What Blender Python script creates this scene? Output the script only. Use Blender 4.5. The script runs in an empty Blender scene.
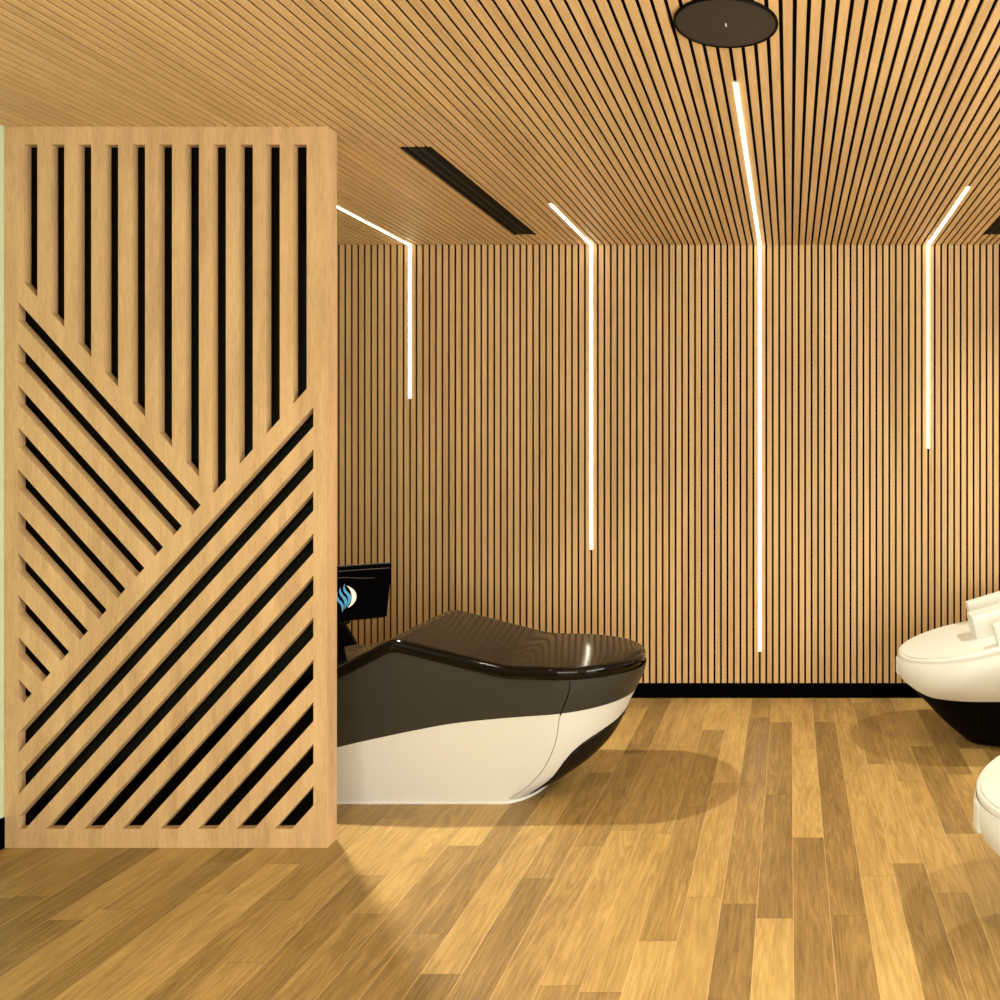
import bpy, bmesh, math, random
from math import sin, cos, pi, radians
from mathutils import Vector
from mathutils.geometry import delaunay_2d_cdt
random.seed(7)
scene = bpy.context.scene
COL = scene.collection

# ------------------------------------------------------------------ measures
F = 885.0                 # focal length in pixels of the 1000 px frame
S = 0.006173              # metres per pixel on the far wall
D = F * S                 # distance to the far wall (5.463)
H = 453 * S               # ceiling height
CH = 253 * S              # eye height
P = 0.04                  # slat pitch
GAP = 0.0123
G0 = -0.1864              # x of one slat gap
XL, XR = -3.046, 3.046    # side walls
YR = -3.2                 # rear wall
SY = 3.429                # front of the partition screen

# ------------------------------------------------------------------ helpers
def new_obj(name, me, mat=None, parent=None):
    o = bpy.data.objects.new(name, me)
    COL.objects.link(o)
    if mat is not None:
        me.materials.append(mat)
    if parent is not None:
        o.parent = parent
    return o

class MB:
    def __init__(s): s.v = []; s.f = []
    def box(s, x0, x1, y0, y1, z0, z1):
        b = len(s.v)
        s.v += [(x0,y0,z0),(x1,y0,z0),(x1,y1,z0),(x0,y1,z0),(x0,y0,z1),(x1,y0,z1),(x1,y1,z1),(x0,y1,z1)]
        s.f += [tuple(b+i for i in q) for q in ((3,2,1,0),(4,5,6,7),(0,1,5,4),(1,2,6,5),(2,3,7,6),(3,0,4,7))]
        return s
    def grid(s, rows, closed=False, flip=False):
        b = len(s.v); n = len(rows[0])
        for r in rows: s.v += [tuple(p) for p in r]
        for i in range(len(rows)-1):
            for j in range(n if closed else n-1):
                k = (j+1) % n
                q = (b+i*n+j, b+i*n+k, b+(i+1)*n+k, b+(i+1)*n+j)
                s.f.append(q[::-1] if flip else q)
        return s
    def cap(s, ring, flip=False):
        b = len(s.v); s.v += [tuple(p) for p in ring]
        q = tuple(range(b, b+len(ring)))
        s.f.append(q[::-1] if flip else q)
        return s
    def lathe(s, prof, c, seg=48, axis='z'):
        rows = []
        for r, h in prof:
            row = []
            for k in range(seg):
                a = 2*pi*k/seg
                row.append((c[0]+r*cos(a), c[1]+r*sin(a), c[2]+h))
            rows.append(row)
        return s.grid(rows, True)
    def tube(s, pts, r, seg=10):
        from mathutils import Vector
        pts = [Vector(p) for p in pts]; rows = []
        up = Vector((0,0,1))
        for i, p in enumerate(pts):
            t = (pts[min(i+1, len(pts)-1)] - pts[max(i-1, 0)]).normalized()
            a = t.cross(up)
            if a.length < 1e-3: a = t.cross(Vector((1,0,0)))
            a.normalize(); b = t.cross(a)
            rr = r[i] if isinstance(r, (list, tuple)) else r
            rows.append([p + (a*cos(2*pi*k/seg) + b*sin(2*pi*k/seg))*rr for k in range(seg)])
        s.grid(rows, True); s.cap(rows[0]); s.cap(rows[-1], True)
        return s
    def build(s, name, mat, parent=None, smooth=None, bevel=None, weld=True):
        me = bpy.data.meshes.new(name)
        me.from_pydata(s.v, [], s.f); me.update()
        bm = bmesh.new(); bm.from_mesh(me)
        if weld: bmesh.ops.remove_doubles(bm, verts=bm.verts, dist=1e-5)
        bmesh.ops.recalc_face_normals(bm, faces=bm.faces)
        bm.to_mesh(me); bm.free()
        if smooth is not None:
            for p in me.polygons: p.use_smooth = True
            me.set_sharp_from_angle(angle=radians(smooth))
        o = new_obj(name, me, mat, parent)
        if bevel:
            m = o.modifiers.new('bevel', 'BEVEL'); m.width = bevel; m.segments = 3; m.limit_method = 'ANGLE'; m.angle_limit = radians(35)
        return o

def empty(name, loc, label=None, cat=None, group=None):
    o = bpy.data.objects.new(name, None); COL.objects.link(o); o.location = loc
    o.empty_display_size = .1
    if label: o['label'] = label
    if cat: o['category'] = cat
    if group: o['group'] = group
    return o
def tag(o, label, cat, group=None):
    o['label'] = label; o['category'] = cat
    if group: o['group'] = group
    return o
def struct(o):
    o['kind'] = 'structure'; return o
def off(o, root):      # the mesh was laid out in world space: hang it on its root unchanged
    o.parent = root
    o.location = (-root.location.x, -root.location.y, -root.location.z)
    return o

# ------------------------------------------------------------------ materials
class NT:
    def __init__(s, name):
        s.m = bpy.data.materials.new(name); s.m.use_nodes = True
        s.t = s.m.node_tree; s.n = s.t.nodes; s.l = s.t.links
        s.b = s.n['Principled BSDF']
    def node(s, ty, **kw):
        nd = s.n.new(ty)
        for k, v in kw.items(): setattr(nd, k, v)
        return nd
    def lk(s, a, b): s.l.new(a, b)
    def math(s, op, a, b=None, c=None):
        nd = s.node('ShaderNodeMath', operation=op)
        for i, v in enumerate((a, b, c)):
            if v is None: continue
            if isinstance(v, (int, float)): nd.inputs[i].default_value = v
            else: s.lk(v, nd.inputs[i])
        return nd.outputs[0]
    def ramp(s, fac, stops):
        r = s.node('ShaderNodeValToRGB'); e = r.color_ramp.elements
        while len(e) < len(stops): e.new(0.5)
        for k, (p, c) in enumerate(stops): e[k].position = p; e[k].color = (*c, 1)
        s.lk(fac, r.inputs[0]); return r.outputs[0]
    def noise(s, vec, scale, detail=4, rough=.55, dist=0):
        n = s.node('ShaderNodeTexNoise'); n.inputs['Scale'].default_value = scale
        n.inputs['Detail'].default_value = detail; n.inputs['Roughness'].default_value = rough
        n.inputs['Distortion'].default_value = dist
        s.lk(vec, n.inputs['Vector']); return n.outputs['Fac']
    def mix(s, fac, a, b, mode='MIX'):
        m = s.node('ShaderNodeMix', data_type='RGBA', blend_type=mode)
        for k, v in ((0, fac), (6, a), (7, b)):
            if isinstance(v, (int, float)): m.inputs[k].default_value = v
            elif isinstance(v, tuple): m.inputs[k].default_value = (*v, 1)
            else: s.lk(v, m.inputs[k])
        return m.outputs[2]
    def bump(s, h, strength=.2, dist=.001):
        b = s.node('ShaderNodeBump'); b.inputs['Strength'].default_value = strength
        b.inputs['Distance'].default_value = dist
        s.lk(h, b.inputs['Height']); s.lk(b.outputs[0], s.b.inputs['Normal'])

def plain(name, col, rough=.5, metal=0, coat=0, spec=.5, speckle=.04):
    t = NT(name)
    g = t.node('ShaderNodeNewGeometry')
    n = t.noise(g.outputs['Position'], 60, 3)
    dark = tuple(c*(1-speckle) for c in col)
    t.lk(t.mix(n, dark, col), t.b.inputs['Base Color'])
    t.b.inputs['Roughness'].default_value = rough; t.b.inputs['Metallic'].default_value = metal
    t.b.inputs['Coat Weight'].default_value = coat; t.b.inputs['Coat Roughness'].default_value = .04
    t.b.inputs['Specular IOR Level'].default_value = spec
    return t.m

def wood(name, stretch, lo, hi, across=None, rough=.5):
    """veneer: fine pores drawn out along one axis; across = (axis, pitch, origin) gives each slat its own tone"""
    t = NT(name)
    g = t.node('ShaderNodeNewGeometry')
    mp = t.node('ShaderNodeMapping', vector_type='POINT')
    mp.inputs['Scale'].default_value = stretch
    t.lk(g.outputs['Position'], mp.inputs['Vector'])
    a = t.noise(mp.outputs[0], 14, 5, .6, .4)
    b = t.noise(mp.outputs[0], 140, 3, .75)
    f = t.math('MULTIPLY_ADD', b, .45, t.math('MULTIPLY', a, .6))
    if across:
        sp = t.node('ShaderNodeSeparateXYZ'); t.lk(g.outputs['Position'], sp.inputs[0])
        k = t.math('FLOOR', t.math('DIVIDE', t.math('SUBTRACT', sp.outputs[across[0]], across[2]), across[1]))
        w = t.node('ShaderNodeTexWhiteNoise', noise_dimensions='1D'); t.lk(k, w.inputs['W'])
        f = t.math('ADD', f, t.math('MULTIPLY_ADD', w.outputs['Value'], .07, -.035))
    mid = tuple((p+q)/2 for p, q in zip(lo, hi))
    t.lk(t.ramp(f, [(.34, lo), (.52, mid), (.72, hi)]), t.b.inputs['Base Color'])
    t.b.inputs['Roughness'].default_value = rough
    t.b.inputs['Specular IOR Level'].default_value = .3
    t.bump(b, .15, .0006)
    return t.m

LO, HI = (.43, .270, .118), (.66, .44, .21)
M = {}
M['wall_slat'] = wood('oak slats wall', (1, 1, .06), LO, HI, (0, P, G0), .55)
M['ceil_slat_lit'] = wood('oak slats ceiling lit', (1, .06, 1), (.48, .305, .135), (.72, .485, .235), (0, P, G0), .55)  # paler than the wall slats: brighter ceiling light put into the colour
M['screen'] = wood('oak veneer panel', (1, .9, .10), (.38, .238, .108), (.65, .44, .22), None, .5)
M['backing'] = plain('black felt backing', (.004, .0035, .003), .9, spec=.02)
M['skirt'] = plain('black skirting', (.0008, .0007, .0007), .7, spec=.01)
M['paint'] = plain('pale green paint', (.50, .60, .42), .8, spec=.2)
M['plaster'] = plain('pale plaster', (.62, .58, .50), .8, spec=.2)
M['gloss'] = plain('gloss black', (.003, .002, .0015), .07, spec=.25)
M['screen_black'] = plain('black screen plastic', (.0006, .0005, .0005), .25, spec=.004)
M['ridge'] = plain('gloss ridge', (.02, .018, .014), .15, spec=1)
M['deck'] = plain('dark brown pad', (.015, .011, .0075), .12, spec=.09)
M['shell_dark'] = plain('charcoal shell', (.034, .030, .022), .36, spec=.3)
M['shell_white'] = plain('cream white shell', (.63, .62, .56), .32, spec=.4)
M['pod_white'] = plain('white pod shell', (.67, .68, .635), .38, spec=.4)
M['hull'] = plain('black hull', (.002, .0015, .001), .55, spec=.05)
M['seam'] = plain('seam tan', (.42, .36, .27), .6)
M['seam_dark'] = plain('seam black', (.006, .005, .004), .6, spec=.1)
M['grey'] = plain('dark grey metal', (.03, .027, .025), .35, metal=.6)
M['vent'] = plain('black vent metal', (.007, .006, .005), .5, spec=.08)
M['alu'] = plain('aluminium', (.5, .5, .48), .35, metal=1)
M['logo_white'] = plain('logo white', (.85, .85, .82), .4)
M['logo_blue'] = plain('logo blue', (.0, .30, .62), .4)
M['cushion'] = plain('black upholstery', (.012, .010, .009), .5)

def emitter(name, col, strength):
    t = NT(name); e = t.node('ShaderNodeEmission'); e.inputs[0].default_value = (*col, 1); e.inputs[1].default_value = strength
    o = t.n['Material Output']; t.lk(e.outputs[0], o.inputs[0]); return t.m
M['led'] = emitter('led diffuser', (1, .93, .74), 9)
M['lamp'] = emitter('downlight lens', (1, .9, .7), 12)

t = NT('smoked acrylic')
tr = t.node('ShaderNodeBsdfTransparent'); tr.inputs[0].default_value = (.035, .028, .024, 1)
gl = t.node('ShaderNodeBsdfGlossy'); gl.inputs['Roughness'].default_value = .08; gl.inputs[0].default_value = (.9, .9, .9, 1)
fr = t.node('ShaderNodeFresnel'); fr.inputs[0].default_value = 1.35
mx = t.node('ShaderNodeMixShader')
t.lk(t.math('MULTIPLY', fr.outputs[0], .35), mx.inputs[0]); t.lk(tr.outputs[0], mx.inputs[1]); t.lk(gl.outputs[0], mx.inputs[2])
t.lk(mx.outputs[0], t.n['Material Output'].inputs[0])
M['smoked'] = t.m

t = NT('window glass')
t.b.inputs['Base Color'].default_value = (1, 1, 1, 1); t.b.inputs['Roughness'].default_value = 0
t.b.inputs['Transmission Weight'].default_value = 1; t.b.inputs['IOR'].default_value = 1.01
M['glass'] = t.m

def grille_mat():
    t = NT('ribbed black grille')
    g = t.node('ShaderNodeNewGeometry'); sp = t.node('ShaderNodeSeparateXYZ'); t.lk(g.outputs['Position'], sp.inputs[0])
    h = t.math('SINE', t.math('MULTIPLY', t.math('ADD', sp.outputs[2], t.math('MULTIPLY', sp.outputs[0], -.5)), 420))
    t.lk(t.ramp(h, [(.3, (.004, .0035, .003)), (.9, (.009, .006, .004))]), t.b.inputs['Base Color'])
    t.b.inputs['Roughness'].default_value = .35; t.b.inputs['Specular IOR Level'].default_value = .2; t.bump(h, .5, .003)
    return t.m
M['grille'] = grille_mat()

def floor_mat():
    t = NT('oak plank floor'); BW, BL = .1225, 1.03
    g = t.node('ShaderNodeNewGeometry'); sp = t.node('ShaderNodeSeparateXYZ'); t.lk(g.outputs['Position'], sp.inputs[0])
    u = t.math('DIVIDE', t.math('SUBTRACT', sp.outputs[0], .011), BW)
    col = t.math('FLOOR', u)
    w1 = t.node('ShaderNodeTexWhiteNoise', noise_dimensions='1D'); t.lk(col, w1.inputs['W'])
    v = t.math('ADD', t.math('DIVIDE', sp.outputs[1], BL), w1.outputs['Value'])
    row = t.math('FLOOR', v)
    cb = t.node('ShaderNodeCombineXYZ'); t.lk(col, cb.inputs[0]); t.lk(row, cb.inputs[1])
    w2 = t.node('ShaderNodeTexWhiteNoise', noise_dimensions='3D'); t.lk(cb.outputs[0], w2.inputs['Vector'])
    # grain, shifted per board
    sh = t.node('ShaderNodeVectorMath', operation='SCALE'); t.lk(w2.outputs['Color'], sh.inputs[0]); sh.inputs['Scale'].default_value = 37
    ad = t.node('ShaderNodeVectorMath', operation='ADD'); t.lk(g.outputs['Position'], ad.inputs[0]); t.lk(sh.outputs[0], ad.inputs[1])
    mp = t.node('ShaderNodeMapping'); mp.inputs['Scale'].default_value = (1, .07, 1); t.lk(ad.outputs[0], mp.inputs[0])
    big = t.noise(mp.outputs[0], 9, 3, .5, .6)
    fine = t.noise(mp.outputs[0], 130, 5, .75, .2)
    rings = t.math('SINE', t.math('MULTIPLY', big, 85))
    mp2 = t.node('ShaderNodeMapping'); mp2.inputs['Scale'].default_value = (1, .2, 1); t.lk(ad.outputs[0], mp2.inputs[0])
    cloud = t.noise(mp2.outputs[0], 11, 3, .6, .8)
    f = t.math('MULTIPLY_ADD', w2.outputs['Value'], .44, .12)
    f = t.math('ADD', f, t.math('MULTIPLY_ADD', fine, .62, -.31))
    f = t.math('ADD', f, t.math('MULTIPLY', rings, .06))
    f = t.math('ADD', f, t.math('MULTIPLY_ADD', cloud, .5, -.15))
    c = t.ramp(f, [(.05, (.125, .074, .022)), (.38, (.275, .170, .052)), (.62, (.42, .270, .086)), (.95, (.60, .415, .155))])
    fu = t.math('FRACT', u); fv = t.math('FRACT', v)
    eu = t.math('MINIMUM', fu, t.math('SUBTRACT', 1, fu)); ev = t.math('MINIMUM', fv, t.math('SUBTRACT', 1, fv))
    du = t.math('LESS_THAN', eu, .009); dv = t.math('LESS_THAN', ev, .0014)
    c = t.mix(t.math('MULTIPLY', du, .55), c, (.66, .44, .22))
    c = t.mix(t.math('MULTIPLY', dv, .5), c, (.10, .055, .02))
    t.lk(c, t.b.inputs['Base Color'])
    t.b.inputs['Roughness'].default_value = .42; t.b.inputs['Specular IOR Level'].default_value = .35
    t.bump(fine, .12, .0005)
    return t.m
M['floor'] = floor_mat()

# ------------------------------------------------------------------ the room
struct(MB().box(XL-.1, XR+.1, YR-.1, D+.12, -.1, 0).build('floor', M['floor']))

k0 = math.ceil((XL-G0)/P)
gaps = []
k = k0
while G0+k*P < XR: gaps.append(G0+k*P); k += 1
VENTS = [(-1.549, 3.666, 5.178), (1.1936, 3.666, 5.178)]     # centre x, near y, far y ; each takes three slats
STRIPS = [(G0-54*P, 4.04, 47), (G0-26*P, 4.535, -104), (G0, 3.013, -206), (G0+26*P, 4.235, -3)]

def slat_runs():
    edges = [XL] + gaps + [XR]
    for a, b in zip(edges[:-1], edges[1:]):
        x0 = a + (GAP/2 if a != XL else 0); x1 = b - (GAP/2 if b != XR else 0)
        if x1-x0 > .004: yield x0, x1

mb = MB().box(XL-.1, XR+.1, D+.0065, D+.11, 0, H+.02)
mb.build('wall_back', M['backing'])
struct(bpy.data.objects['wall_back'])
mb = MB()
for x0, x1 in slat_runs(): mb.box(x0, x1, D, D+.0065, .0926, H)
struct(mb.build('trim_1', M['wall_slat'], weld=False))
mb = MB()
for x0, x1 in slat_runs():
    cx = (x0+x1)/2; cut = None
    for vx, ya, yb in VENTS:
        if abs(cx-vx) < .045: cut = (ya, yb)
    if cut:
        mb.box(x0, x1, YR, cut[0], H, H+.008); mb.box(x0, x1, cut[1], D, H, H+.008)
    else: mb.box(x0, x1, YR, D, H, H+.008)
struct(mb.build('trim_2', M['ceil_slat_lit'], weld=False))
struct(MB().box(XL-.1, XR+.1, YR-.1, D+.12, H+.008, H+.12).build('ceiling', M['backing']))
struct(MB().box(XL, XR, D-.001, D+.0065, 0, .0926).build('baseboard_back', M['skirt']))
struct(MB().box(XL-.1, XL, YR, D+.0065, 0, H+.008).build('wall_left', M['paint']))
RY0, RY1, WZ0, WZ1 = -1.4, 2.2, .1, 2.45  # opening added in the unseen right wall for light from the right
struct(MB().box(XR, XR+.1, YR, RY0, 0, H+.01).box(XR, XR+.1, RY1, D+.01, 0, H+.01).box(XR, XR+.1, RY0, RY1, 0, WZ0).box(XR, XR+.1, RY0, RY1, WZ1, H+.01).build('wall_right', M['plaster'], weld=False))
mb = MB()
for i in range(4):
    y = RY0+.02+(RY1-RY0-.04)*i/3
    mb.box(XR+.03, XR+.08, y-.02, y+.02, WZ0, WZ1)
mb.box(XR+.03, XR+.08, RY0, RY1, WZ0, WZ0+.04).box(XR+.03, XR+.08, RY0, RY1, WZ1-.04, WZ1)
struct(mb.build('added_window_2', M['grey'], weld=False))  # frame of the added side window, out of view
struct(MB().box(XL, XL+.004, YR, D-.001, 0, .12).build('baseboard_left', M['skirt']))
struct(MB().box(XR-.012, XR, YR, D-.001, 0, .12).build('baseboard_right', M['skirt']))
# rear wall: a wide unseen window opening, added to let fill light in
WX0, WX1, WZ0, WZ1 = -1.2, 2.7, .1, 2.45
mb = MB()
mb.box(XL, WX0, YR-.1, YR, 0, H); mb.box(WX1, XR, YR-.1, YR, 0, H)
mb.box(WX0, WX1, YR-.1, YR, 0, WZ0); mb.box(WX0, WX1, YR-.1, YR, WZ1, H)
struct(mb.build('wall_rear', M['plaster']))
mb = MB()
for i in range(5):
    x = WX0 + (WX1-WX0)*i/4
    mb.box(x-.02, x+.02, YR-.08, YR-.03, WZ0, WZ1)
mb.box(WX0, WX1, YR-.08, YR-.03, WZ0, WZ0+.04).box(WX0, WX1, YR-.08, YR-.03, WZ1-.04, WZ1)
wf = struct(mb.build('added_window_1', M['grey']))  # frame of the added rear window, out of view

# ------------------------------------------------------------------ light strips
LAB = ['shortest glowing line light on the far wall, nearest the oak screen',
       'glowing line light bending down the far wall, ending just above the dark bed',
       'longest glowing line light, from beside the round ceiling speaker down nearly to the skirting',
       'glowing line light nearest the white pods, ending at mid height of the far wall']
for (x, y0, dy), lab in zip(STRIPS, LAB):
    zb = CH + dy*S if dy > 0 or True else 0
    r = empty('light_strip', (x, D-.004, zb), lab, 'light', 'bent line lights on wall and ceiling')
    w = .0066
    c = MB().box(x-.0048, x+.0048, D+.0002, D+.0060, zb, H-.001).box(x-.0048, x+.0048, y0, D-.001, H+.0003, H+.0075)
    off(c.build('channel', M['alu'], weld=False), r)
    c = MB().box(x-w, x+w, D-.0035, D-.0002, zb, H-.0002).box(x-w, x+w, y0, D-.0035, H-.0035, H-.0002)
    off(c.build('diffuser', M['led'], weld=False), r)

# ------------------------------------------------------------------ ceiling vents
for (vx, ya, yb), lab in zip(VENTS, ('long black slot air vent in the slatted ceiling behind the wooden screen',
                                     'black slot air vent in the ceiling at the right edge above the far white pod')):
    r = empty('air_vent', (vx, (ya+yb)/2, H), lab, 'vent', 'slot vents in the ceiling')
    hw = .063
    fm = MB()
    fm.box(vx-hw, vx-hw+.018, ya-.002, yb, H-.005, H-.0022).box(vx+hw-.012, vx+hw, ya-.002, yb, H-.005, H-.0022)
    off(fm.build('frame', M['hull'], weld=False), r)
    off(MB().box(vx-hw, vx+hw, ya-.002, yb, H-.0021, H-.0002).build('plate', M['hull']), r)
    for dx in (-.026, .018):
        off(MB().box(vx+dx-.010, vx+dx+.010, ya+.001, yb-.002, H-.0035, H-.0022).build('blade', M['vent']), r)

# ------------------------------------------------------------------ ceiling speaker
SX, SYY = -.187, 2.585
r = empty('ceiling_speaker', (SX, SYY, H), 'round dark speaker disc set flat against the slatted ceiling', 'speaker')
ob = MB().lathe([(.1525, 0), (.1535, -.004), (.1515, -.008), (.147, -.008), (.145, -.005)], (0, 0, 0), 72)
ob.build('rim', M['hull'], r, smooth=40)
gm = MB().lathe([(.0005, -.0075), (.05, -.0075), (.10, -.007), (.1455, -.0055)], (0, 0, 0), 72)
spk = NT('speaker mesh')
tc = spk.node('ShaderNodeNewGeometry'); vo = spk.node('ShaderNodeTexVoronoi'); vo.inputs['Scale'].default_value = 420
spk.lk(tc.outputs['Position'], vo.inputs['Vector'])
spk.lk(spk.ramp(vo.outputs['Distance'], [(.15, (.008, .006, .0045)), (.5, (.024, .018, .013))]), spk.b.inputs['Base Color'])
spk.b.inputs['Roughness'].default_value = .6
gm.build('grille', spk.m, r, smooth=40)
MB().box(-.0018, .0018, -.009, .009, -.0085, -.0074).build('badge', M['logo_white'], r)

# ------------------------------------------------------------------ partition screen
def clip(poly, a, b, c):            # keep a*x+b*y <= c
    out = []
    for i in range(len(poly)):
        p, q = poly[i], poly[(i+1) % len(poly)]
        fp, fq = a*p[0]+b*p[1]-c, a*q[0]+b*q[1]-c
        if fp <= 0: out.append(p)
        if fp*fq < 0:
            t_ = fp/(fp-fq); out.append((p[0]+(q[0]-p[0])*t_, p[1]+(q[1]-p[1])*t_))
    return out
holes = []
def below(m, x0, y0): return (-m, 1, y0-m*x0)      # y <= y0+m(x-x0)
def above(m, x0, y0): return (m, -1, -(y0-m*x0))
for k in range(11):
    xr = 37.4+26.93*k; xl = xr-13.6
    p = [(xl, 144.5), (xr, 144.5), (xr, 600), (xl, 600)]
    p = clip(p, *below(1.11, 37.4, 297.5)); p = clip(p, *below(-1.125, 306.7, 388.6))
    holes.append(p)
big = [(18, 144.5), (313.4, 144.5), (313.4, 829), (18, 829)]
for j in range(11):
    yu = 309.7+41.9*j
    p = clip(big, *above(1.115, 25.5, yu)); p = clip(p, *below(1.115, 25.5, yu+18.6)) if p else p
    p = clip(p, *below(-1.116, 200.8, 505)) if p else p
    if len(p) > 2: holes.append(p)
for k in range(18):
    yl = 426.5+42.1*k
    p = clip(big, *below(-1.105, 313.4, yl)); p = clip(p, *above(-1.105, 313.4, yl-19.5)) if p else p
    if len(p) > 2: holes.append(p)
def area(p): return abs(sum(p[i][0]*p[(i+1) % len(p)][1]-p[(i+1) % len(p)][0]*p[i][1] for i in range(len(p)))/2)
holes = [p for p in holes if len(p) > 2 and area(p) > 8]
mpp = SY/F
def w2(p): return ((p[0]-790)*mpp, CH-(p[1]-445)*mpp)
SX0, SX1 = XL+.001, (327-790)*mpp
root = empty('partition_screen', ((SX0+SX1)/2, SY+.037, 0), 'tall oak screen with vertical and diagonal slots at the left wall', 'screen')
def holed(name, y0, y1):
    rings = [[(SX0, .0005), (SX1, .0005), (SX1, H-.0005), (SX0, H-.0005)]]
    for p in holes:
        pr = []
        for q in p:
            q = w2(q)
            if not pr or (abs(q[0]-pr[-1][0])+abs(q[1]-pr[-1][1])) > .002: pr.append(q)
        if abs(pr[0][0]-pr[-1][0])+abs(pr[0][1]-pr[-1][1]) < .002: pr.pop()
        rings.append(pr)
    vs, es = [], []
    for rg in rings:
        b_ = len(vs); vs += [Vector(q) for q in rg]; es += [(b_+i, b_+(i+1) % len(rg)) for i in range(len(rg))]
    V, E, FC = delaunay_2d_cdt(vs, es, [], 1, 1e-6)[:3]
    def inside(c, pg):
        n = False
        for i in range(len(pg)):
            (xa, ya), (xb, yb) = pg[i], pg[i-1]
            if (ya > c[1]) != (yb > c[1]) and c[0] < (xb-xa)*(c[1]-ya)/(yb-ya)+xa: n = not n
        return n
    FC = [f for f in FC if not any(inside((sum(V[i].x for i in f)/len(f), sum(V[i].y for i in f)/len(f)), pg) for pg in rings[1:])]
    n_ = len(V)
    pts = [(v.x, y0, v.y) for v in V]+[(v.x, y1, v.y) for v in V]
    fcs = [tuple(f) for f in FC]+[tuple(i+n_ for i in f)[::-1] for f in FC]
    cnt = {}
    for f in FC:
        for a_, b_ in zip(f, list(f[1:])+[f[0]]): cnt[(a_, b_)] = 1
    for a_, b_ in list(cnt):
        if (b_, a_) not in cnt: fcs.append((b_, a_, a_+n_, b_+n_))
    me = bpy.data.meshes.new(name); me.from_pydata(pts, [], fcs); me.update()
    bm = bmesh.new(); bm.from_mesh(me)
    bmesh.ops.recalc_face_normals(bm, faces=bm.faces); bm.to_mesh(me); bm.free()
    for p in me.polygons: p.use_smooth = False
    return off(new_obj(name, me, M['screen']), root)
holed('front_panel', SY, SY+.034)
holed('rear_panel', SY+.041, SY+.075)
off(MB().box(SX0, SX1-.012, SY+.0345, SY+.0405, .001, H-.001).build('smoked_sheet', M['smoked']), root)
off(MB().box(SX1-.0115, SX1, SY+.0343, SY+.0407, .0006, H-.0006).build('edge_strip', M['screen']), root)

# ------------------------------------------------------------------ pods
def lerp_pts(pts, x):
    if x <= pts[0][0]: return pts[0][1]
    for (a, p), (b, q) in zip(pts[:-1], pts[1:]):
        if x <= b: return p+(q-p)*(x-a)/(b-a)
    return pts[-1][1]
def smooth_pts(pts, x, r=.035):
    return sum(lerp_pts(pts, x+r*d/3) for d in range(-3, 4))/7
NA, NS, NT_ = 30, 46, 14
def plan(xN, xT, w, rn, rt, yc):
    """closed outline from the tail round the near side, the nose (+x), the far side"""
    out = []
    for i in range(NS): out.append((xT+rt+(xN-rn-xT-rt)*i/NS, yc-w))
    for i in range(NA+1):
        a = -pi/2+pi*i/NA; out.append((xN-rn+rn*cos(a), yc+w*sin(a)))
    for i in range(1, NS+1): out.append((xN-rn+(xT+rt-xN+rn)*i/NS, yc+w))
    for i in range(1, NT_):
        a = pi/2+pi*i/NT_; out.append((xT+rt+rt*cos(a), yc+w*sin(a)))
    return out
NEAR_HALF = list(range(0, NS+NA//2+1))

def build_trim(top, xN, xT, w, rn, rt, yc, sect, name, mat, root, mirror=None):
    base = plan(xN, xT, w, rn, rt, yc)
    rows = []
    n = len(base)
    for o_, u_ in sect:
        q = plan(xN+o_, xT-o_, w+o_, rn+o_, rt+o_, yc)
        rows.append([(p[0], p[1], top(b[0])+u_) for p, b in zip(q, base)])
    if mirror: rows = [[mirror(p) for p in r_] for r_ in rows]
    return off(MB().grid(rows, True).build(name, mat, smooth=50), root)

def build_deck(top, xN, xT, w, rn, rt, yc, name, mat, root, crown=.006, mirror=None, sharp=12):
    q = plan(xN, xT, w, rn, rt, yc); n = len(q)
    # pair near side and far side points by column
    cols = []
    nn = NS+NA//2
    for i in range(0, nn+1):
        a = q[i]; b = q[(NS+NA - (i-NS)) % n] if i >= NS else q[NS+NA+(NS-i)]
        cols.append((a, b))
    for i in range(1, NT_//2+1):
        a = q[n-i]; b = q[(NS+NA+NS+i) % n]
        cols.insert(0, (a, b))
    rows = []
    K = 10
    for a, b in cols:
        row = []
        for j in range(K+1):
            s_ = j/K; x = a[0]+(b[0]-a[0])*s_; y = a[1]+(b[1]-a[1])*s_
            row.append((x, y, top(x)+crown*4*s_*(1-s_)))
        rows.append(row)
    if mirror: rows = [[mirror(p) for p in r_] for r_ in rows]
    return off(MB().grid(rows).build(name, mat, smooth=sharp), root)

# ---- the dark massage bed on the left
YC = 4.09
TOP = [(-2.96, 1.02), (-2.62, .98), (-2.32, .60), (-2.12, .555), (-1.92, .618), (-1.685, .742), (-1.205, .622), (-.66, .606)]
top_bed = lambda x: smooth_pts(TOP, x, .03)
BORD = [(-2.96, .06), (-2.4, .13), (-1.95, .262), (-1.7, .32), (-1.447, .372), (-1.2, .397), (-.996, .411), (-.8, .425), (-.66, .437)]
bord = lambda x: smooth_pts(BORD, x, .08)
NOSE = [(0, -1.15), (.03, -1.08), (.07, -1.005), (.14, -.905), (.21, -.835), (.27, -.795), (.33, -.762), (.38, -.742), (.45, -.706), (.52, -.672), (.60, -.662)]
WID = [(0, .235), (.15, .262), (.3, .292), (.45, .318), (.56, .33), (1.2, .335)]
RN = [(0, .14), (.2, .25), (.4, .32), (.56, .34), (1.2, .34)]
TAIL = [(0, -2.72), (.3, -2.84), (.6, -2.93), (1.2, -2.95)]
def bed_plan(z):
    return plan(smooth_pts(NOSE, z, .03), lerp_pts(TAIL, z), smooth_pts(WID, z, .04), lerp_pts(RN, z), .2, YC)
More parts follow.
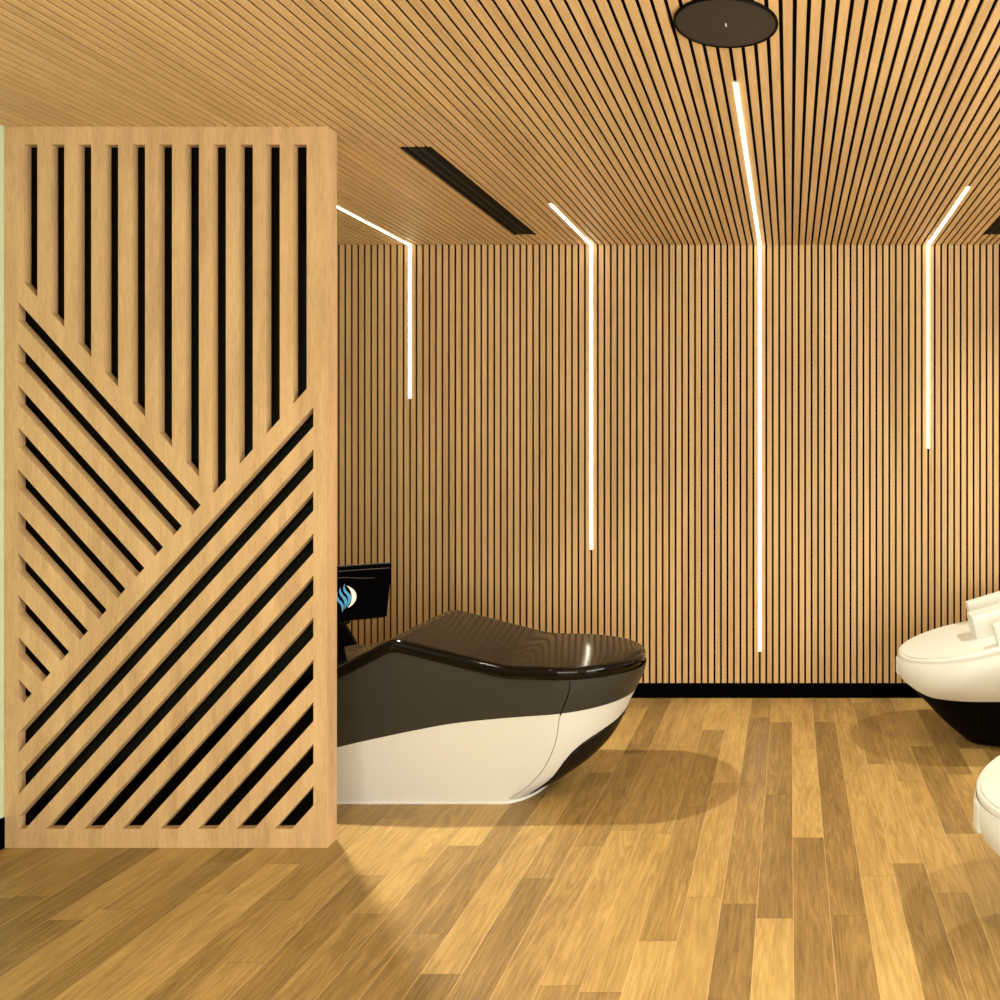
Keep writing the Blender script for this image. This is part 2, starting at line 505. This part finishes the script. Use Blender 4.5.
def bed_rows(lo, hi, n):
    # hi/lo evaluated at a reference outline so that columns keep their identity
    ref = bed_plan(.45); rows = []
    for i in range(n+1):
        f_ = i/n; row = []
        for c, rp in enumerate(ref):
            z = lo(rp[0])+(hi(rp[0])-lo(rp[0]))*f_
            for _ in range(3):
                x, y = bed_cache(z)[c]
                z = lo(x)+(hi(x)-lo(x))*f_
            x, y = bed_cache(z)[c]
            row.append((x, y, z))
        rows.append(row)
    return rows
_c = {}
def bed_cache(z):
    k_ = round(z*500)
    for q in (k_, k_+1):
        if q not in _c: _c[q] = bed_plan(q/500)
    k_ = math.floor(z*500)
    for q in (k_, k_+1):
        if q not in _c: _c[q] = bed_plan(q/500)
    a, b = _c[k_], _c[k_+1]; t_ = z*500-k_
    return [(p[0]+(q[0]-p[0])*t_, p[1]+(q[1]-p[1])*t_) for p, q in zip(a, b)]
_c2 = {}
_raw = bed_cache
def bed_cache(z):
    k_ = round(z, 4)
    if k_ not in _c2: _c2[k_] = _raw(k_)
    return _c2[k_]

bed = empty('massage_bed', (-1.8, YC, 0), 'black topped massage bed with cream white lower shell, beyond the oak screen', 'massage bed')
lip = .012
rows = bed_rows(lambda x: lip, bord, 16)
m_ = MB().grid(rows, True); m_.cap(rows[0], True)
off(m_.build('lower_shell', M['shell_white'], smooth=40), bed)
off((lambda r_: MB().grid(r_, True).cap(r_[0], True).cap(r_[-1]))([[(p[0]+(.006 if p[0] > -1.8 else -.006)*1, YC+(p[1]-YC)*1.02, z) for p in bed_plan(.01)] for z in (.0005, lip)]).build('floor_plate', M['pod_white'], smooth=40), bed)
rows = bed_rows(bord, lambda x: top_bed(x)-.050, 12)
off(MB().grid(rows, True).build('upper_shell', M['shell_dark'], smooth=40), bed)
W0 = .340
sect = [(-.010, -.053), (.004, -.051), (.009, -.043), (.011, -.020), (.009, -.007), (.003, -.001), (-.006, .001), (-.016, .001), (-.022, -.004)]
build_trim(top_bed, -.682, -2.95, W0, .34, .2, YC, sect, 'rim', M['gloss'], bed)
build_deck(lambda x: top_bed(x)+.002, -.682-.012, -2.95+.012, W0-.012, .328, .188, YC, 'pad', M['deck'], bed, .006)
# seam of the nose cap on both flanks
for side in (NS+2, NS+NA-2):
    pts = []; ptd = []
    for i in range(0, 33):
        z = .02+(.553-.02)*i/32
        x, y = bed_cache(z)[side]
        (pts if z < bord(x) else ptd).append((x, y-(.0004 if side == NS+2 else -.0004), z))
    ptd.insert(0, pts[-1])
    off(MB().tube(pts, .0024, 6).build('seam', M['seam'], smooth=60), bed)
    off(MB().tube(ptd, .0026, 6).build('seam', M['seam_dark'], smooth=60), bed)
# ribbed grille wrapping under the nose
GR = [(.012, 46), (.05, 56), (.10, 58), (.15, 63), (.20, 63), (.24, 59), (.27, 52), (.30, 40), (.33, 18), (.345, 4)]
rows = []
for i in range(29):
    z = .014+(.343-.014)*i/28
    am = radians(smooth_pts(GR, z, .02))
    xN, w_, rn_ = smooth_pts(NOSE, z, .03), smooth_pts(WID, z, .04), lerp_pts(RN, z)
    row = []
    for j in range(-12, 13):
        a = am*j/12; e = .004 if abs(j) < 12 else -.003
        row.append((xN-rn_+(rn_+e)*cos(a), YC+(w_+e)*sin(a), z))
    rows.append(row)
off(MB().grid(rows).build('ribbed_grille', M['grille'], smooth=60), bed)
# head cushion on the part behind the screen
cs = MB()
rows = []
for i in range(9):
    x = -2.86+.30*i/8
    rows.append([(x, YC+.2*cos(a)*1.0, top_bed(x)+.03+.035*sin(a)*sin(pi*(i+.6)/9.2)) for a in [2*pi*q/20 for q in range(20)]])
cs.grid(rows, True).cap(rows[0]).cap(rows[-1])
off(cs.build('head_cushion', M['cushion'], smooth=60), bed)

# ---- monitor on the bed
MY = 3.92
MX, MZ = (342-790)/F*MY, CH-(594-445)/F*MY
hw_t, hw_b, ht, hb = .203, .180, .121, -.119
def panel(ofs, y):
    pts = []
    cr = .012
    for cx_, cz_, a0 in ((hw_t-cr, ht-cr, 0), (-hw_t+cr, ht-cr, 90), (-hw_b+cr, hb+cr, 180), (hw_b-cr, hb+cr, 270)):
        for q in range(6):
            a = radians(a0+90*q/5); pts.append((cx_+(cr+ofs)*cos(a), y, cz_+(cr+ofs)*sin(a)))
    return pts
r0 = [panel(-.004, -.014), panel(0, -.010), panel(0, .010), panel(-.006, .014)]
mon = MB().grid(r0, True).cap(r0[0]).cap(r0[-1]).build('monitor', M['screen_black'], bed, smooth=40)
mon.location = (MX-bed.location.x, MY-bed.location.y, MZ)
mon.rotation_euler = (radians(-5), 0, radians(33))
MB().tube([(-hw_t+.012+(2*hw_t-.024)*i/20, -.0155, ht-.020) for i in range(21)], .0022, 8).build('upper_ridge', M['ridge'], mon, smooth=60)
MB().tube([(-hw_t+.004+(2*hw_t-.008)*i/20, -.006, ht+.002) for i in range(21)], .0035, 8).build('top_edge', M['ridge'], mon, smooth=60)
MB().tube([(-.13+.26*i/24, -.0155, .070-.010*((i-12)/12)**2+.003*cos((i-12)/2.2)) for i in range(25)], .0022, 8).build('moulding', M['ridge'], mon, smooth=60)
U = .00056
def flat(polys, y0, y1, name, mat):
    m_ = MB()
    for pl in polys:
        a = [(x*U/.93-.009, y0, z*U-.014) for x, z in pl]; b = [(x*U/.93-.009, y1, z*U-.014) for x, z in pl]
        m_.grid([a, b], True).cap(a).cap(b)
    return m_.build(name, mat, mon, weld=False)
def strand(path):
    P_ = []
    for i in range(len(path)-1):          # Catmull-Rom through centre line and width
        p0, p1, p2, p3 = path[max(i-1, 0)], path[i], path[i+1], path[min(i+2, len(path)-1)]
        for k_ in range(5):
            t_ = k_/5
            P_.append(tuple(.5*((2*b)+(-a+c)*t_+(2*a-5*b+4*c-d)*t_*t_+(-a+3*b-3*c+d)*t_**3) for a, b, c, d in zip(p0, p1, p2, p3)))
    P_.append(path[-1])
    return [(x*.88+19-w_*.42, z) for x, z, w_ in P_]+[(x*.88+19+w_*.42, z) for x, z, w_ in P_[::-1]]
flat([strand([(12, 104, 2), (8, 72, 14), (20, 42, 24), (42, 14, 28), (50, -14, 26), (42, -46, 17), (30, -80, 3)]),
      strand([(-20, 76, 2), (-22, 50, 14), (-10, 18, 24), (10, -8, 27), (20, -36, 24), (18, -64, 14), (12, -92, 3)]),
      strand([(-42, 44, 2), (-50, 16, 16), (-40, -12, 23), (-20, -38, 25), (-6, -64, 20), (-4, -90, 12), (-8, -116, 2)])],
     -.0162, -.0135, 'flame_emblem', M['logo_blue'])
def cres(sg):
    o_, i_ = [], []
    for k_ in range(17):
        t_ = k_/16; a = radians(-62+128*t_)
        o_.append((sg*108*cos(a), sg*96*sin(a)))
        th = max(.01, sin(pi*t_))**.8*32
        i_.append((sg*(108*cos(a)-th), sg*96*sin(a)))
    return o_+i_[::-1]
flat([cres(1)], -.0160, -.0135, 'crescent_emblem', M['logo_white'])
flat([cres(-1)], -.0160, -.0135, 'crescent_emblem', M['logo_white'])
MX -= .022
def arm():
    m_ = MB()
    m_.tube([(MX, MY+.03, MZ-.105), (MX-.004, MY+.035, MZ-.15), (MX-.010, MY+.045, MZ-.19), (MX-.013, MY+.055, MZ-.25), (MX-.015, MY+.06, .585)], [.022, .018, .015, .017, .028], 14)
    return m_
off(arm().build('monitor_arm', M['gloss'], smooth=60), bed)
off(MB().box(MX-.07, MX+.035, MY+.0, MY+.05, MZ-.140, MZ-.121).build('monitor_bracket', M['gloss'], bevel=.004), bed)
a = [(MX+.008, MY+.04, MZ-.14), (MX+.062, MY+.04, MZ-.232), (MX+.008, MY+.04, MZ-.245)]
b = [(p[0], p[1]+.02, p[2]) for p in a]
off(MB().grid([a, b], True).cap(a).cap(b).build('monitor_gusset', M['hull']), bed)

# ---- the two white pods on the right
def white_pod(yc, label, dx=0):
    XN = .578+dx; XE = 2.78
    mirror = lambda p: (2*XN-p[0], p[1], p[2])     # outline is made nose-right, then mirrored
    xn, xt = XN, 2*XN-XE
    TP = [(0, .462), (.10, .482), (.46, .564), (.8, .66), (1.1, .55), (1.5, .50), (1.75, .66), (2.3, .98)]
    top = lambda x: smooth_pts(TP, XN-x, .03)
    pod = empty('massage_pod', (XN+1.1, yc, 0), label, 'massage bed', 'white massage pods with their noses towards the aisle')
    # deck plate
    sect_ = [(-.006, -.024), (0, -.023), (.001, -.008), (-.003, -.001), (-.010, .001)]
    build_trim(top, xn, xt, .36, .35, .2, yc, sect_, 'deck_edge', M['pod_white'], pod, mirror)
    build_deck(lambda x: top(x)+.001, xn-.010, xt+.010, .35, .34, .19, yc, 'deck', M['pod_white'], pod, .005, mirror, 40)
    # shell below it
    low = lambda x: .292+.05*max(0, 1-(XN-x)/.14)**1.5
    rows = []
    for i in range(11):
        f_ = i/10
        bul = .030*sin(pi*f_)**.8
        ins = .03*(1-f_)**2.2
        e = bul-ins-.004
        q = plan(xn+e*.25+.004, xt-e, .36+e, .355+e*.25, .2, yc)
        rows.append([(p[0], p[1], low(p[0])+(top(p[0])-.022-low(p[0]))*f_) for p in q])
    rows = [[mirror(p) for p in r_] for r_ in rows]
    off(MB().grid(rows, True).build('shell', M['pod_white'], smooth=45), pod)
    # black boat-shaped hull
    rows = []
    for z, w_, dn, rn_ in ((0, .14, .37, .30), (.02, .17, .335, .30), (.07, .215, .275, .31), (.13, .25, .21, .32), (.20, .28, .145, .33), (.26, .30, .085, .335), (.315, .300, .055, .335)):
        q = plan(xn-dn, xt+.12, w_, rn_, .15, yc)
        rows.append([mirror((p[0], p[1], z+.0005)) for p in q])
    m_ = MB().grid(rows, True).cap(rows[0]).cap(rows[-1])
    off(m_.build('hull', M['hull'], smooth=50), pod)
    # small catch at the tip of the nose
    z0 = .345
    off(MB().box(XN-.012, XN+.010, yc-.032, yc+.032, z0+.005, z0+.088).build('nose_catch', M['pod_white'], bevel=.004), pod)
    # raised leg rests: a centre bolster and two side walls
    def rest(name, xs, w_, h_, y, ln, nose):
        tp = lambda x: smooth_pts(TP, x-XN, .03)
        rows = []
        secs = []
        N_ = 26
        for i in range(N_+1):
            s_ = i/N_; x = xs+ln*s_
            hh = h_*min(1, .86+.14*s_)
            wt = w_*(nose if i == 0 else 1)
            zb = tp(x)-.02; zt = tp(xs)+.0+(tp(x)-tp(xs))+hh
            sh = -.022*1 if True else 0
            ring = []
            for u, v in ((-1.12, 0), (-1.05, .5), (-.98, .86), (-.80, 1), (.80, 1), (.98, .86), (1.05, .5), (1.12, 0)):
                xx = x+(1-v)*.03*(1-s_)
                ring.append((xx, y+w_*.5*u*(nose if i == 0 else 1), zb+(zt-zb)*v))
            rows.append(ring)
        m2 = MB().grid(rows, True).cap(rows[0]).cap(rows[-1])
        off(m2.build(name, M['pod_white'], smooth=35, bevel=.004), pod)
    rest('leg_bolster', XN+.368, .185, .142, yc-.025, .75, .9)
    rest('side_wall', XN+.430, .060, .132, yc-.295, .68, .9)
    rest('side_wall', XN+.415, .075, .142, yc+.295, .68, .9)
    return pod
white_pod(4.70, 'far white massage pod on a black hull, standing near the slatted back wall')
white_pod(2.79, 'near white massage pod, only its rounded nose showing at the lower right edge', .018)

# ------------------------------------------------------------------ lights of the room and added fill lamps
def downlight(x, y, power, rad=.05, spot=None, label='', aim=None):
    r_ = empty('downlight', (x, y, H), label, 'light', 'round downlights in the ceiling')
    MB().lathe([(.062, -.001), (.062, -.005), (.048, -.006), (.046, -.002)], (0, 0, 0), 32).build('ring', M['hull'], r_, smooth=40)
    MB().lathe([(.0005, -.003), (.046, -.003)], (0, 0, 0), 32).build('lens', M['lamp'], r_)
    if spot is None:
        L = bpy.data.lights.new('downlight_beam', 'SPOT'); L.spot_size = radians(105 if aim else 140); L.spot_blend = .6 if aim else .9
        L.shadow_soft_size = rad
    L.energy = power; L.color = (1, .93, .78)
    o = bpy.data.objects.new('downlight_beam', L); COL.objects.link(o); o.parent = r_; o.location = (0, 0, -.012)
    if aim: o.rotation_euler = (Vector(aim)-Vector((x, y, H))).to_track_quat('-Z', 'Y').to_euler()
    return r_
downlight(-2.28, 4.1, 370, label='round downlight hidden behind the oak screen', aim=(-.6, 3.3, 0))
downlight(1.85, 4.45, 180, label='round downlight above the far white pod')
downlight(1.75, 2.35, 130, label='round downlight above the near white pod')
downlight(-1.5, 1.9, 85, label='added fill downlight over the aisle, left')  # unseen lamp added to brighten the floor on the left
downlight(.5, 1.2, 48, label='added fill downlight over the aisle, right')  # second unseen lamp, added as fill from above the aisle

L = bpy.data.lights.new('rear_fill', 'AREA'); L.shape = 'RECTANGLE'; L.size = WX1-WX0; L.size_y = WZ1-WZ0  # soft fill lamp added behind the rear window opening
L.energy = 210; L.color = (1, .97, .88)
o = bpy.data.objects.new('rear_fill', L); COL.objects.link(o)
o.location = ((WX0+WX1)/2, YR-.45, (WZ0+WZ1)/2); o.rotation_euler = (radians(112), 0, 0)
L = bpy.data.lights.new('side_fill', 'AREA'); L.shape = 'RECTANGLE'; L.size = RY1-RY0; L.size_y = WZ1-WZ0  # soft lamp added outside the side opening, lights from the right
L.energy = 260; L.color = (1, .97, .88)
o = bpy.data.objects.new('side_fill', L); COL.objects.link(o)
o.location = (XR+.40, (RY0+RY1)/2, (WZ0+WZ1)/2); o.rotation_euler = (radians(105), 0, radians(90))

w = bpy.data.worlds.new('world'); scene.world = w; w.use_nodes = True
w.node_tree.nodes['Background'].inputs[0].default_value = (1, .93, .78, 1)
w.node_tree.nodes['Background'].inputs[1].default_value = .8

# ------------------------------------------------------------------ camera
cam = bpy.data.cameras.new('camera'); co = bpy.data.objects.new('camera', cam); COL.objects.link(co)
scene.camera = co
co.location = (0, 0, CH); co.rotation_euler = (radians(90), 0, 0)
cam.sensor_width = 36; cam.lens = F/1000*36; cam.shift_x = -.29; cam.shift_y = -.055
cam.clip_start = .05
scene.view_settings.view_transform = 'Standard'; scene.view_settings.look = 'None'
scene.view_settings.gamma = 1; scene.view_settings.exposure = .45
scene.cycles.max_bounces = 8
